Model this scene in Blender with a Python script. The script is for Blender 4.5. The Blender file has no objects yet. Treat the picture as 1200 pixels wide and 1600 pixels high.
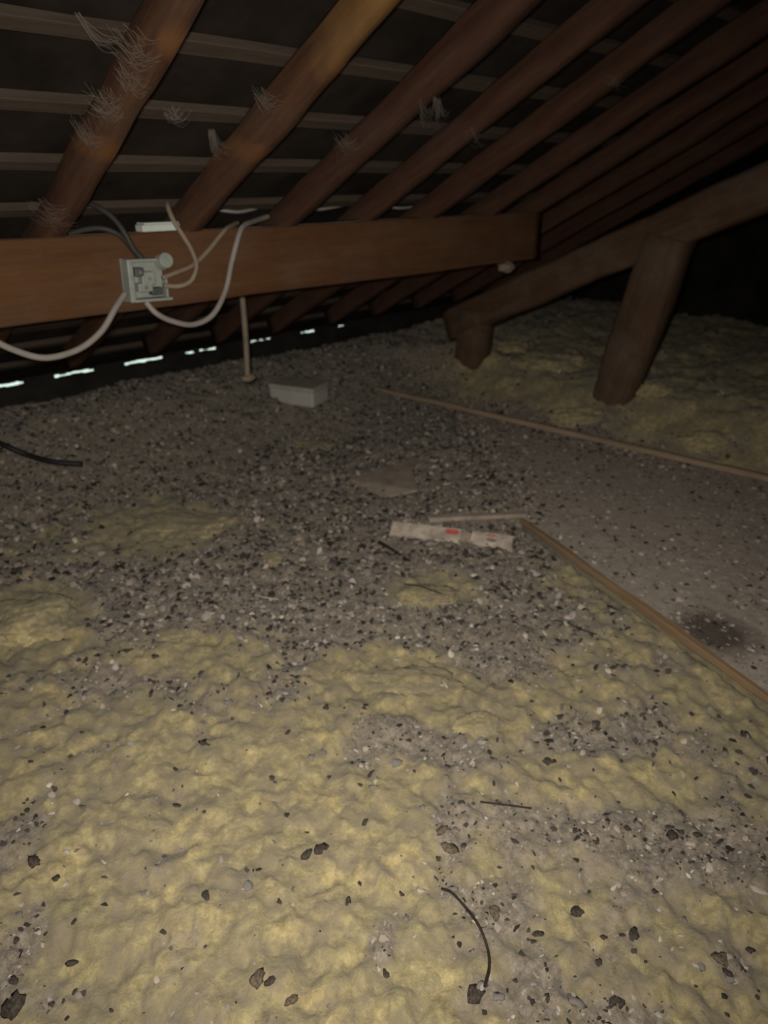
import bpy, bmesh, math, random
import numpy as np
from mathutils import Vector, Matrix, noise as mnoise

# ------------------------------------------------------------------ camera, world, light
CAM_H = 1.2                      # phone held 1.2 m above the wool
FPX = 1110.0                     # focal length in pixels of a 1200 x 1600 frame
PITCH = math.atan(520 / FPX)     # looking down
YAW = math.radians(44.8)         # between the purlin direction (+X) and the eaves (+Y)
scene = bpy.context.scene
COL = scene.collection
FH = Vector((math.cos(YAW), math.sin(YAW), 0))
RT = Vector((math.sin(YAW), -math.cos(YAW), 0))
FW = FH * math.cos(PITCH) - Vector((0, 0, math.sin(PITCH)))
UP = FH * math.sin(PITCH) + Vector((0, 0, math.cos(PITCH)))

cam_data = bpy.data.cameras.new('camera')
cam = bpy.data.objects.new('camera', cam_data)
COL.objects.link(cam)
cam.matrix_world = Matrix(((RT.x, UP.x, -FW.x, 0), (RT.y, UP.y, -FW.y, 0), (RT.z, UP.z, -FW.z, CAM_H), (0, 0, 0, 1)))
cam_data.sensor_fit = 'VERTICAL'
cam_data.sensor_height = 24.0
cam_data.lens = 24.0 * FPX / 1600.0
cam_data.clip_start = 0.02
cam_data.dof.use_dof = True
cam_data.dof.focus_distance = 1.0
cam_data.dof.aperture_fstop = 2.8
scene.camera = cam

world = bpy.data.worlds.new('overcast_sky')
scene.world = world
world.use_nodes = True
world.node_tree.nodes['Background'].inputs[0].default_value = (0.80, 1.0, 0.86, 1)
world.node_tree.nodes['Background'].inputs[1].default_value = 1.0

# the phone's own torch, a few centimetres from its lens
torch = bpy.data.lights.new('phone_torch', 'SPOT')
torch.energy = 152
torch.color = (1.0, 0.95, 0.845)
torch.shadow_soft_size = 0.03
torch.spot_size = math.radians(114)
torch.spot_blend = 1.0
torch_ob = bpy.data.objects.new('phone_torch', torch)
COL.objects.link(torch_ob)
torch_ob.location = Vector((0, 0, CAM_H)) + UP * 0.03 - RT * 0.03
aim = (FW - UP * 0.03 - RT * 0.05).normalized()
torch_ob.rotation_euler = aim.to_track_quat('-Z', 'Y').to_euler()

scene.view_settings.view_transform = 'Standard'
scene.view_settings.look = 'None'
scene.view_settings.gamma = 1.0
scene.view_settings.use_curve_mapping = False
scene.view_settings.exposure = 0.0

# ------------------------------------------------------------------ survey helpers
def ray(px, py):
    return FW + RT * ((px - 600) / FPX) + UP * ((800 - py) / FPX)

def on_z(px, py, z):
    d = ray(px, py)
    return Vector((0, 0, CAM_H)) + d * ((z - CAM_H) / d.z)

def on_y(px, py, y):
    d = ray(px, py)
    return Vector((0, 0, CAM_H)) + d * (y / d.y)

def on_x(px, py, x):
    d = ray(px, py)
    return Vector((0, 0, CAM_H)) + d * (x / d.x)

SLOPE = 0.554                    # roof pitch, rise over run
SOFFIT0 = 1.063                  # height of the rafter soffit over the purlin face (y = 2)
def soffit(y):
    return SOFFIT0 - SLOPE * (y - 2.0)

# ------------------------------------------------------------------ numpy noise
def hash2(ix, iy, seed):
    n = (ix.astype(np.int64) * 374761393 + iy.astype(np.int64) * 668265263 + seed * 1442695041) & 0x7fffffff
    n = ((n ^ (n >> 13)) * 1274126177) & 0x7fffffff
    return ((n ^ (n >> 16)) & 0xffff) / 65535.0

def vnoise(x, y, seed=0):
    ix, iy = np.floor(x), np.floor(y)
    fx, fy = x - ix, y - iy
    fx = fx * fx * (3 - 2 * fx); fy = fy * fy * (3 - 2 * fy)
    ix = ix.astype(np.int64); iy = iy.astype(np.int64)
    a = hash2(ix, iy, seed); b = hash2(ix + 1, iy, seed); c = hash2(ix, iy + 1, seed); d = hash2(ix + 1, iy + 1, seed)
    return (a * (1 - fx) + b * fx) * (1 - fy) + (c * (1 - fx) + d * fx) * fy

def fbm(x, y, octaves=4, seed=0):
    s = 0; amp = 0.5
    for k in range(octaves):
        s = s + amp * vnoise(x * 2 ** k, y * 2 ** k, seed + k * 17)
        amp *= 0.5
    return s / (1 - 0.5 ** octaves)

def worley(x, y, seed=0):
    ix = np.floor(x).astype(np.int64); iy = np.floor(y).astype(np.int64)
    best = np.full(x.shape, 9.0); sec = np.full(x.shape, 9.0)
    for dx in (-1, 0, 1):
        for dy in (-1, 0, 1):
            cx = ix + dx; cy = iy + dy
            px = cx + hash2(cx, cy, seed); py = cy + hash2(cx, cy, seed + 91)
            d = np.hypot(px - x, py - y)
            sec = np.where(d < best, best, np.minimum(sec, d))
            best = np.minimum(best, d)
    return best, sec

def sstep(a, b, v):
    t = np.clip((v - a) / (b - a), 0, 1)
    return t * t * (3 - 2 * t)

# boarding sheet outline (plan)
BA, BB, BD, BE = (2.07, 1.32), (1.29, -0.60), (3.24, -0.60), (3.01, 2.55)
BOARD = [BA, BB, BD, BE]
def in_board(x, y, grow=0.0):
    m = np.full(np.shape(x), 1e9)
    for i in range(4):
        (x0, y0), (x1, y1) = BOARD[i], BOARD[(i + 1) % 4]
        L = math.hypot(x1 - x0, y1 - y0)
        s = ((x1 - x0) * (y - y0) - (y1 - y0) * (x - x0)) / L     # >0 on the left of the edge
        m = np.minimum(m, s)
    return m + grow                                             # signed distance, positive inside
BOARD_Z = 0.05

def base_height(x, y):
    h = 0.20 * sstep(3.10, 3.6, x) + 0.26 * sstep(2.55, 3.45, y)
    return np.minimum(h, 0.24)

def floor_height(x, y):
    x = np.asarray(x, float); y = np.asarray(y, float)
    h = base_height(x, y)
    h = h + 0.050 * (fbm(x * 3.1 + 7, y * 3.1, 3, 5) - 0.5)
    wx = x + 0.03 * (fbm(x * 9, y * 9, 2, 3) - 0.5); wy = y + 0.03 * (fbm(x * 9 + 40, y * 9, 2, 4) - 0.5)
    f1, f2 = worley(wx * 13, wy * 13, 11)
    h = h + 0.022 * (1 - np.clip(f1, 0, 1) ** 1.5)
    g1, g2 = worley(wx * 29 + 5, wy * 29, 23)
    h = h + 0.010 * (1 - np.clip(g1, 0, 1) ** 1.4)
    k1, k2 = worley(wx * 58 + 2, wy * 58, 29)
    h = h + 0.006 * (1 - np.clip(k1, 0, 1) ** 1.4)
    h = h + 0.022 * (fbm(x * 40, y * 40, 3, 31) - 0.5)
    # tufts are larger beyond the board
    h = h + 0.07 * sstep(3.2, 3.5, x) * (fbm(x * 6.5, y * 6.5, 2, 71) - 0.45)
    d = in_board(x, y)
    h = np.where(d > -0.03, np.minimum(h, BOARD_Z + 0.004 - 0.09 * sstep(-0.03, 0.05, d) + base_height(x, y) * 0.0), h)
    h = h - 0.020
    # debris banked up against the left end of the board
    (ax0, ay0), (ex0, ey0) = BA, BE
    L = math.hypot(ex0 - ax0, ey0 - ay0)
    out = -((ax0 - ex0) * (y - ey0) - (ay0 - ey0) * (x - ex0)) / L
    along = ((x - ax0) * (ex0 - ax0) + (y - ay0) * (ey0 - ay0)) / L
    bank = (1 - sstep(0.0, 0.30, out)) * sstep(-0.02, 0.12, along) * (1 - sstep(L - 0.05, L + 0.3, along)) * (out > -0.02)
    h = np.where(out > -0.02, h * (1 - bank) + (BOARD_Z + 0.004 + 0.35 * (h - base_height(x, y))) * bank, h)
    return h

def fz(x, y):
    return float(floor_height(np.array([x]), np.array([y]))[0])

def ground(px, py, lift=0.0):
    z = 0.0
    for _ in range(6):
        p = on_z(px, py, z)
        z = 0.3 * z + 0.7 * fz(p.x, p.y)
        if in_board(np.array([p.x]), np.array([p.y]))[0] > 0:
            z = BOARD_Z
    p = on_z(px, py, z)
    return Vector((p.x, p.y, z + lift))

# ------------------------------------------------------------------ material helpers
def new_mat(name):
    m = bpy.data.materials.new(name); m.use_nodes = True
    nt = m.node_tree
    return m, nt, nt.nodes['Principled BSDF']

def ramp(nt, stops, fac):
    r = nt.nodes.new('ShaderNodeValToRGB')
    els = r.color_ramp.elements
    while len(els) < len(stops): els.new(0.5)
    for e, (p, c) in zip(els, stops):
        e.position = p; e.color = (*c, 1)
    nt.links.new(fac, r.inputs[0])
    return r.outputs[0]

def tex(nt, scale, detail=4, rough=0.6, coords='Object', stretch=None):
    tc = nt.nodes.new('ShaderNodeTexCoord')
    n = nt.nodes.new('ShaderNodeTexNoise')
    n.inputs['Scale'].default_value = scale; n.inputs['Detail'].default_value = detail; n.inputs['Roughness'].default_value = rough
    src = tc.outputs[coords]
    if stretch:
        mp = nt.nodes.new('ShaderNodeMapping'); mp.inputs['Scale'].default_value = stretch
        nt.links.new(src, mp.inputs[0]); src = mp.outputs[0]
    nt.links.new(src, n.inputs['Vector'])
    return n.outputs['Fac']

def mix(nt, fac, a, b, mode='MIX'):
    m = nt.nodes.new('ShaderNodeMix'); m.data_type = 'RGBA'; m.blend_type = mode
    ins = {s.identifier: s for s in m.inputs}
    for key, v in (('Factor_Float', fac), ('A_Color', a), ('B_Color', b)):
        s = ins[key]
        if isinstance(v, bpy.types.NodeSocket): nt.links.new(v, s)
        elif isinstance(v, tuple): s.default_value = (*v, 1)
        else: s.default_value = v
    return [o for o in m.outputs if o.identifier == 'Result_Color'][0]

def bump(nt, bsdf, height, strength=0.4, dist=0.01):
    b = nt.nodes.new('ShaderNodeBump')
    b.inputs['Strength'].default_value = strength; b.inputs['Distance'].default_value = dist
    nt.links.new(height, b.inputs['Height']); nt.links.new(b.outputs[0], bsdf.inputs['Normal'])

def wood(name, dark, mid, light, dust=0.25, knots=True, dustcol=(0.16, 0.13, 0.105)):
    m, nt, b = new_mat(name)
    g = tex(nt, 9, 6, 0.65, stretch=(0.35, 4, 4))
    c = ramp(nt, [(0.25, dark), (0.5, mid), (0.75, light)], g)
    if knots:
        k = tex(nt, 5.5, 2, 0.4, stretch=(0.7, 1, 1))
        kk = ramp(nt, [(0.58, (0, 0, 0)), (0.70, (1, 1, 1))], k)
        c = mix(nt, kk, c, (light[0] * 1.7, light[1] * 1.5, light[2] * 1.1))
    d = tex(nt, 4.0, 5, 0.7)
    df = ramp(nt, [(0.45, (0, 0, 0)), (0.75, (dust * 2, dust * 2, dust * 2))], d)
    c = mix(nt, df, c, dustcol)
    nt.links.new(c, b.inputs['Base Color'])
    b.inputs['Roughness'].default_value = 0.85
    b.inputs['Specular IOR Level'].default_value = 0.15
    bump(nt, b, g, 0.5, 0.006)
    return m

def add_orange_end(mat, x_end):
    nt = mat.node_tree; b = nt.nodes['Principled BSDF']
    src = b.inputs['Base Color'].links[0].from_socket
    tc = nt.nodes.new('ShaderNodeTexCoord'); sx = nt.nodes.new('ShaderNodeSeparateXYZ'); nt.links.new(tc.outputs['Object'], sx.inputs[0])
    md = nt.nodes.new('ShaderNodeMath'); md.operation = 'MULTIPLY_ADD'; md.inputs[1].default_value = 0.5
    nt.links.new(tex(nt, 7, 3, 0.5), md.inputs[0]); nt.links.new(sx.outputs[0], md.inputs[2])
    sc_ = nt.nodes.new('ShaderNodeMath'); sc_.operation = 'MULTIPLY'; sc_.inputs[1].default_value = 0.25; nt.links.new(md.outputs[0], sc_.inputs[0])
    f = ramp(nt, [((x_end + 0.10) * 0.25, (1, 1, 1)), ((x_end + 0.45) * 0.25, (0, 0, 0))], sc_.outputs[0])
    nt.links.new(mix(nt, f, src, (0.175, 0.092, 0.030)), b.inputs['Base Color'])

def plain(name, col, rough=0.7, var=0.25, scale=18, spec=0.25, metallic=0.0):
    m, nt, b = new_mat(name)
    n = tex(nt, scale, 4, 0.6)
    c = ramp(nt, [(0.3, tuple(v * (1 - var) for v in col)), (0.7, tuple(min(1, v * (1 + var)) for v in col))], n)
    nt.links.new(c, b.inputs['Base Color'])
    b.inputs['Roughness'].default_value = rough
    b.inputs['Specular IOR Level'].default_value = spec
    b.inputs['Metallic'].default_value = metallic
    bump(nt, b, n, 0.15, 0.003)
    return m

M = {}
M['rafter'] = wood('rafter_wood', (0.029, 0.012, 0.0075), (0.050, 0.0225, 0.014), (0.072, 0.035, 0.021), 0.25, knots=False, dustcol=(0.068, 0.044, 0.032))
M['rafter_knotty'] = wood('knotty_rafter_wood', (0.037, 0.016, 0.0095), (0.064, 0.029, 0.0165), (0.095, 0.047, 0.023), 0.25, dustcol=(0.088, 0.059, 0.043))
M['rafter_orange'] = M['rafter_knotty'].copy(); add_orange_end(M['rafter_orange'], 2.50)
M['purlin'] = wood('purlin_wood', (0.068, 0.030, 0.0135), (0.092, 0.042, 0.0185), (0.115, 0.054, 0.024), 0.10, knots=False)
M['truss'] = wood('truss_wood', (0.060, 0.034, 0.020), (0.092, 0.052, 0.031), (0.120, 0.070, 0.042), 0.25, knots=False)
M['batten'] = wood('batten_wood', (0.040, 0.028, 0.021), (0.055, 0.039, 0.029), (0.070, 0.051, 0.039), 0.25, knots=False, dustcol=(0.075, 0.058, 0.046))
M['lath'] = wood('lath_wood', (0.22, 0.15, 0.10), (0.30, 0.215, 0.145), (0.38, 0.28, 0.19), 0.35, knots=False)
M['edge'] = wood('edge_wood', (0.17, 0.105, 0.057), (0.23, 0.148, 0.082), (0.29, 0.195, 0.112), 0.3, knots=False)
M['dust'] = plain('settled_dust', (0.22, 0.19, 0.17), 0.95, 0.35, 30, 0.05)
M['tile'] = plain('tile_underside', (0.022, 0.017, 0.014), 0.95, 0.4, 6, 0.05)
M['dark_wall'] = plain('dark_masonry', (0.022, 0.020, 0.018), 0.95, 0.4, 6, 0.05)  # even near-black; the dark where the torch is dim is put in the colour
M['deck'] = plain('floor_deck', (0.12, 0.09, 0.06), 0.9)
M['cable'] = plain('grey_cable_sheath', (0.225, 0.20, 0.18), 0.55, 0.15, 14, 0.3)
M['cable_tan'] = plain('dusty_cable_sheath', (0.20, 0.155, 0.115), 0.6, 0.2, 14, 0.3)
M['cable_dark'] = plain('dark_cable_sheath', (0.035, 0.030, 0.028), 0.6, 0.3, 14, 0.3)
M['black'] = plain('black_hose', (0.012, 0.011, 0.011), 0.5, 0.3, 14, 0.3)
M['grey_plastic'] = plain('grey_plastic', (0.24, 0.25, 0.225), 0.5, 0.15, 25, 0.35)
M['dark_plastic'] = plain('dark_plastic', (0.07, 0.07, 0.065), 0.6, 0.3, 25)
M['steel'] = plain('dull_steel', (0.45, 0.43, 0.40), 0.45, 0.2, 25, 0.5, 0.8)
M['white_plastic'] = plain('white_plastic', (0.50, 0.53, 0.49), 0.5, 0.08, 20, 0.4)
M['box_white'] = plain('pale_box', (0.42, 0.39, 0.36), 0.7, 0.12, 9, 0.2)
M['box_lid'] = plain('dusty_box_lid', (0.37, 0.345, 0.295), 0.85, 0.2, 9, 0.1)
M['strip'] = plain('printed_strip', (0.45, 0.375, 0.31), 0.85, 0.45, 22, 0.15)
M['red'] = plain('red_print', (0.52, 0.10, 0.09), 0.7, 0.2, 40, 0.15)
M['red_faint'] = plain('faded_red_print', (0.45, 0.20, 0.17), 0.7, 0.2, 40, 0.15)
M['card'] = plain('dusty_cardboard', (0.33, 0.265, 0.215), 0.9, 0.25, 14, 0.1)
M['twig'] = plain('dry_twig', (0.035, 0.026, 0.020), 0.85, 0.3, 30, 0.1)
M['straw'] = plain('pale_straw', (0.48, 0.42, 0.32), 0.8, 0.2, 30, 0.1)
M['crumb'] = plain('dark_crumb', (0.062, 0.050, 0.042), 0.95, 0.6, 3, 0.1)
M['crumb_grey'] = plain('grey_crumb', (0.20, 0.178, 0.165), 0.9, 0.35, 60, 0.1)
M['crumb_brown'] = plain('brown_crumb', (0.115, 0.092, 0.066), 0.95, 0.6, 3, 0.05)
M['chip'] = plain('pale_chip', (0.40, 0.355, 0.30), 0.8, 0.3, 60, 0.15)

# mineral wool: yellow fibre with dirt worked into it (per-vertex "dirt" = where dirt lies)
def wool_material(name, use_dirt=True, bright=1.0):
    m, nt, b = new_mat(name)
    big = tex(nt, 8, 5, 0.65)
    fine = tex(nt, 42, 6, 0.72)
    c = ramp(nt, [(0.28, tuple(bright * v for v in (0.335, 0.292, 0.160))), (0.5, tuple(bright * v for v in (0.425, 0.360, 0.196))), (0.74, tuple(bright * v for v in (0.57, 0.455, 0.225)))], big)
    fr = ramp(nt, [(0.32, (0.50, 0.48, 0.46)), (0.62, (1.15, 1.13, 1.08))], fine)
    c = mix(nt, 1.0, c, fr, 'MULTIPLY')
    mid = tex(nt, 15, 6, 0.7)
    grime = ramp(nt, [(0.40, (0, 0, 0)), (0.60, (0.95, 0.95, 0.95))], mid)
    c = mix(nt, grime, c, (0.258, 0.215, 0.145))
    if use_dirt:
        at = nt.nodes.new('ShaderNodeAttribute'); at.attribute_name = 'dirt'
        spk = tex(nt, 60, 6, 0.8)
        dc = ramp(nt, [(0.32, (0.065, 0.054, 0.046)), (0.48, (0.20, 0.168, 0.140)), (0.70, (0.40, 0.340, 0.285))], spk)
        c = mix(nt, at.outputs['Fac'], c, dc)
    nt.links.new(c, b.inputs['Base Color'])
    b.inputs['Roughness'].default_value = 1.0
    b.inputs['Specular IOR Level'].default_value = 0.03
    b.inputs['Sheen Weight'].default_value = 0.15
    bump(nt, b, fine, 0.7, 0.010)
    return m
M['wool'] = wool_material('mineral_wool')
M['wool_orange'] = wool_material('orange_mineral_wool', False, 1.3)
M['wool_clump'] = wool_material('clean_mineral_wool', False, 1.06)

m, nt, b = new_mat('dusty_board')
n1 = tex(nt, 30, 7, 0.85); n2 = tex(nt, 3.5, 4, 0.6)
c = ramp(nt, [(0.3, (0.19, 0.156, 0.132)), (0.5, (0.39, 0.330, 0.280)), (0.72, (0.58, 0.50, 0.43))], n1)
c = mix(nt, ramp(nt, [(0.35, (0.0, 0.0, 0.0)), (0.75, (0.5, 0.5, 0.5))], n2), c, (0.42, 0.358, 0.305))
# scuffed dark patch: distance from its middle, with a ragged rim
geo = nt.nodes.new('ShaderNodeNewGeometry'); sub = nt.nodes.new('ShaderNodeVectorMath'); sub.operation = 'DISTANCE'
sp_ = on_z(1115, 990, BOARD_Z); sub.inputs[1].default_value = sp_
nt.links.new(geo.outputs['Position'], sub.inputs[0])
ad = nt.nodes.new('ShaderNodeMath'); ad.operation = 'MULTIPLY_ADD'; ad.inputs[1].default_value = 0.12
nt.links.new(tex(nt, 9, 4, 0.6), ad.inputs[0]); nt.links.new(sub.outputs['Value'], ad.inputs[2])
c = mix(nt, ramp(nt, [(0.12, (0.85, 0.85, 0.85)), (0.20, (0, 0, 0))], ad.outputs[0]), c, (0.075, 0.058, 0.05))
nt.links.new(c, b.inputs['Base Color']); b.inputs['Roughness'].default_value = 0.95; b.inputs['Specular IOR Level'].default_value = 0.05
bump(nt, b, n1, 0.5, 0.006)
M['board'] = m

m, nt, b = new_mat('litter')
at = nt.nodes.new('ShaderNodeAttribute'); at.attribute_name = 'tint'
nt.links.new(at.outputs['Color'], b.inputs['Base Color']); b.inputs['Roughness'].default_value = 0.85; b.inputs['Specular IOR Level'].default_value = 0.2
M['litter'] = m

m, nt, b = new_mat('cobweb')
b.inputs['Base Color'].default_value = (0.42, 0.36, 0.30, 1); b.inputs['Roughness'].default_value = 1.0; b.inputs['Alpha'].default_value = 0.05
M['cobweb'] = m

# ------------------------------------------------------------------ object helpers
def tag(o, label=None, cat=None, group=None, kind=None):
    if label: o['label'] = label
    if cat: o['category'] = cat
    if group: o['group'] = group
    if kind: o['kind'] = kind
    return o

def link(name, me, mat, parent=None):
    o = bpy.data.objects.new(name, me); COL.objects.link(o)
    if mat is not None and not me.materials: me.materials.append(mat)
    if parent: o.parent = parent
    return o

def empty(name, loc=(0, 0, 0), rot=(0, 0, 0)):
    o = bpy.data.objects.new(name, None); COL.objects.link(o)
    o.location = loc; o.rotation_euler = rot; o.empty_display_size = 0.05
    return o

def box_bm(bm, x0, x1, y0, y1, z0, z1):
    vs = [bm.verts.new(p) for p in ((x0, y0, z0), (x1, y0, z0), (x1, y1, z0), (x0, y1, z0), (x0, y0, z1), (x1, y0, z1), (x1, y1, z1), (x0, y1, z1))]
    for f in ((0, 3, 2, 1), (4, 5, 6, 7), (0, 1, 5, 4), (1, 2, 6, 5), (2, 3, 7, 6), (3, 0, 4, 7)):
        bm.faces.new([vs[i] for i in f])

def bm_mesh(bm, name, bevel=0.0, seg=2, smooth=False):
    if bevel:
        bmesh.ops.bevel(bm, geom=list(bm.edges), offset=bevel, segments=seg, affect='EDGES', profile=0.5)
    me = bpy.data.meshes.new(name); bm.to_mesh(me); bm.free()
    if smooth:
        for p in me.polygons: p.use_smooth = True
    return me

def box(name, x0, x1, y0, y1, z0, z1, mat, parent=None, bevel=0.0):
    bm = bmesh.new(); box_bm(bm, x0, x1, y0, y1, z0, z1)
    return link(name, bm_mesh(bm, name, bevel), mat, parent)

def beam(name, p0, p1, wid, hei, mat, up=(0, 0, 1), rough=0.004, bev=0.008, step=0.06, seed=0, top_dust=False, parent=None):
    """sawn timber from p0 to p1 (centre line); local X runs along the grain, local Y is the width, local Z the height"""
    p0, p1 = Vector(p0), Vector(p1)
    ax = (p1 - p0).normalized(); L = (p1 - p0).length
    ay = Vector(up).cross(ax).normalized(); az = ax.cross(ay)
    n = max(2, int(L / step))
    w, h = wid / 2, hei / 2
    sec = [(-w, -h + bev), (-w + bev, -h), (w * 0.0, -h), (w - bev, -h), (w, -h + bev), (w, 0), (w, h - bev), (w - bev, h), (0, h), (-w + bev, h), (-w, h - bev), (-w, 0)]
    k = len(sec); verts = []; faces = []
    for i in range(n + 1):
        x = L * i / n
        for j, (yy, zz) in enumerate(sec):
            d = mnoise.noise(Vector((x * 2.3 + seed * 7.7, yy * 9 + seed, zz * 9))) + 0.5 * mnoise.noise(Vector((x * 8 + seed, yy * 25, zz * 25 + seed)))
            s = 1 + rough * d / max(w, h) * 1.5
            verts.append((x, yy * s + rough * 0.7 * mnoise.noise(Vector((x * 1.5, seed * 3.1, 0))), zz * s))
    for i in range(n):
        for j in range(k):
            a = i * k + j; b2 = i * k + (j + 1) % k
            faces.append((a, a + k, b2 + k, b2))
    faces.append(tuple(range(k))); faces.append(tuple(reversed([n * k + j for j in range(k)])))
    me = bpy.data.meshes.new(name); me.from_pydata(verts, [], faces); me.update()
    bm = bmesh.new(); bm.from_mesh(me); bmesh.ops.recalc_face_normals(bm, faces=bm.faces); bm.to_mesh(me); bm.free()
    me.materials.append(mat)
    if top_dust:
        me.materials.append(M['dust'])
        for p in me.polygons:
            if p.normal.z > 0.8: p.material_index = 1
    for p in me.polygons: p.use_smooth = len(p.vertices) == 4 and hei > 0.05
    o = bpy.data.objects.new(name, me); COL.objects.link(o)
    mw = Matrix(((ax.x, ay.x, az.x, p0.x), (ax.y, ay.y, az.y, p0.y), (ax.z, ay.z, az.z, p0.z), (0, 0, 0, 1)))
    o.matrix_world = mw
    if parent:
        o.parent = parent; o.matrix_parent_inverse = Matrix.Translation(-Vector(parent.location)); o.matrix_basis = mw
    return o

def spline(pts, sub=8):
    pts = [Vector(p) for p in pts]
    P = [pts[0] * 2 - pts[1]] + pts + [pts[-1] * 2 - pts[-2]]
    out = []
    for i in range(1, len(P) - 2):
        a, b2, c2, d = P[i - 1], P[i], P[i + 1], P[i + 2]
        for s in range(sub):
            t = s / sub
            out.append(0.5 * ((2 * b2) + (c2 - a) * t + (2 * a - 5 * b2 + 4 * c2 - d) * t * t + (3 * b2 - a - 3 * c2 + d) * t ** 3))
    out.append(pts[-1])
    return out

def tube_bm(bm, path, r, k=8, taper=None):
    rings = []
    t0 = (path[1] - path[0]).normalized()
    nrm = t0.orthogonal().normalized()
    for i, p in enumerate(path):
        t = (path[min(i + 1, len(path) - 1)] - path[max(i - 1, 0)]).normalized()
        nrm = (nrm - t * nrm.dot(t)).normalized(); bn = t.cross(nrm)
        rr = r if taper is None else r * taper(i / (len(path) - 1))
        rings.append([bm.verts.new(p + (nrm * math.cos(2 * math.pi * j / k) + bn * math.sin(2 * math.pi * j / k)) * rr) for j in range(k)])
    for a, b2 in zip(rings, rings[1:]):
        for j in range(k):
            bm.faces.new((a[j], a[(j + 1) % k], b2[(j + 1) % k], b2[j]))
    bm.faces.new(rings[0][::-1]); bm.faces.new(rings[-1])

def tube(name, pts, r, mat, parent=None, sub=8, k=8, taper=None):
    bm = bmesh.new(); tube_bm(bm, spline(pts, sub), r, k, taper)
    return link(name, bm_mesh(bm, name, smooth=True), mat, parent)

rnd = random.Random(7)
nrg = np.random.default_rng(11)

# ------------------------------------------------------------------ the shell
def quad_slab(name, a, b2, c2, d, thick, mat, kind='structure'):
    """slab whose inner face is a b c d, growing along thick vector"""
    t = Vector(thick); vs = [Vector(p) for p in (a, b2, c2, d)]; vs += [p + t for p in vs]
    me = bpy.data.meshes.new(name)
    me.from_pydata([tuple(v) for v in vs], [], [(0, 1, 2, 3), (7, 6, 5, 4), (0, 4, 5, 1), (1, 5, 6, 2), (2, 6, 7, 3), (3, 7, 4, 0)])
    bm = bmesh.new(); bm.from_mesh(me); bmesh.ops.recalc_face_normals(bm, faces=bm.faces); bm.to_mesh(me); bm.free()
    o = link(name, me, mat); tag(o, kind=kind); return o

XA, XB = -1.6, 6.2
RIDGE_Y = -0.9
EAVE_Y = 3.50
DECK = 0.127                                         # underlay above the soffit plane
ridge_z = soffit(RIDGE_Y) + DECK
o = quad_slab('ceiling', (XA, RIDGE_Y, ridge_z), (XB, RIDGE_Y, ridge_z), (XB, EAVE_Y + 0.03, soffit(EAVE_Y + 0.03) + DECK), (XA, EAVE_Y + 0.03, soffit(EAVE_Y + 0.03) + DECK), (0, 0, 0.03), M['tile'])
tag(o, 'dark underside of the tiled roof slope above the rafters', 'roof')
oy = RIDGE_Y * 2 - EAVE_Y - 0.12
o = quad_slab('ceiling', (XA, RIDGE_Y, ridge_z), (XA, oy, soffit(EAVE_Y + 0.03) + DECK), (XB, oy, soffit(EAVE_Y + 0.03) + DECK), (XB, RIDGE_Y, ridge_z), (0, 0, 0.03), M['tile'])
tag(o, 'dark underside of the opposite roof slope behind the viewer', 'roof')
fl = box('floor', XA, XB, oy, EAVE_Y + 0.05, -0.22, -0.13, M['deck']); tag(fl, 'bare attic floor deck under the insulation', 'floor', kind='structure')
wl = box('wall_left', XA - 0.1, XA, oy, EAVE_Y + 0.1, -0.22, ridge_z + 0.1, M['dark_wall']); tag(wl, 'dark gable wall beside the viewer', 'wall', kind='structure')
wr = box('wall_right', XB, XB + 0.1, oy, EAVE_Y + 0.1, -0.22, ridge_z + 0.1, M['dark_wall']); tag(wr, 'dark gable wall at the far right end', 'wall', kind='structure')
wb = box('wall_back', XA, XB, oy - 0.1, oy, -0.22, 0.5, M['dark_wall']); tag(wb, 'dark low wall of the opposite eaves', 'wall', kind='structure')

RAFTER_X = [0.81, 1.217, 1.592, 1.957, 2.303, 2.70, 3.045, 3.42, 3.80, 4.18]
RW, RH = 0.056, 0.10
# eaves wall with an open slit between each pair of rafters
bm = bmesh.new()
sl_z0, sl_z1 = 0.322, 0.348
box_bm(bm, XA, XB, EAVE_Y, EAVE_Y + 0.03, -0.22, sl_z0)
slits = []
for (xa, xb, yl, yr) in ((-12, 40, 607, 600), (85, 150, 587, 579), (195, 258, 569, 561), (290, 341, 550, 543), (392, 426, 531, 524), (470, 495, 516, 512), (529, 541, 508, 506)):
    slits.append((on_y(xa, yl, EAVE_Y).x, on_y(xb, yr, EAVE_Y).x))
x = XA
top = soffit(EAVE_Y) + DECK + 0.02
for i, (a, b2) in enumerate(slits):
    box_bm(bm, x, a, EAVE_Y, EAVE_Y + 0.03, sl_z0, top)
    # ragged lip of mortar and tile in the slit
    n = 7
    for q in range(n):
        u0 = a + (b2 - a) * q / n; u1 = a + (b2 - a) * (q + 1) / n
        lo = sl_z0 + 0.004 + 0.007 * rnd.random(); hi = sl_z1 - 0.007 * rnd.random() - (0.008 if i in (3, 4) and q in (2, 4) else 0)
        if i >= 5: hi -= 0.002
        box_bm(bm, u0, u1, EAVE_Y + 0.004, EAVE_Y + 0.026, sl_z0, lo)
        box_bm(bm, u0, u1, EAVE_Y + 0.004, EAVE_Y + 0.026, hi, top)
    x = b2
box_bm(bm, x, XB, EAVE_Y, EAVE_Y + 0.03, sl_z0, top)
we = link('wall_eaves', bm_mesh(bm, 'wall_eaves'), M['dark_wall']); tag(we, 'dark eaves closing with thin daylight slits between the rafters', 'wall', kind='structure')

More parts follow.
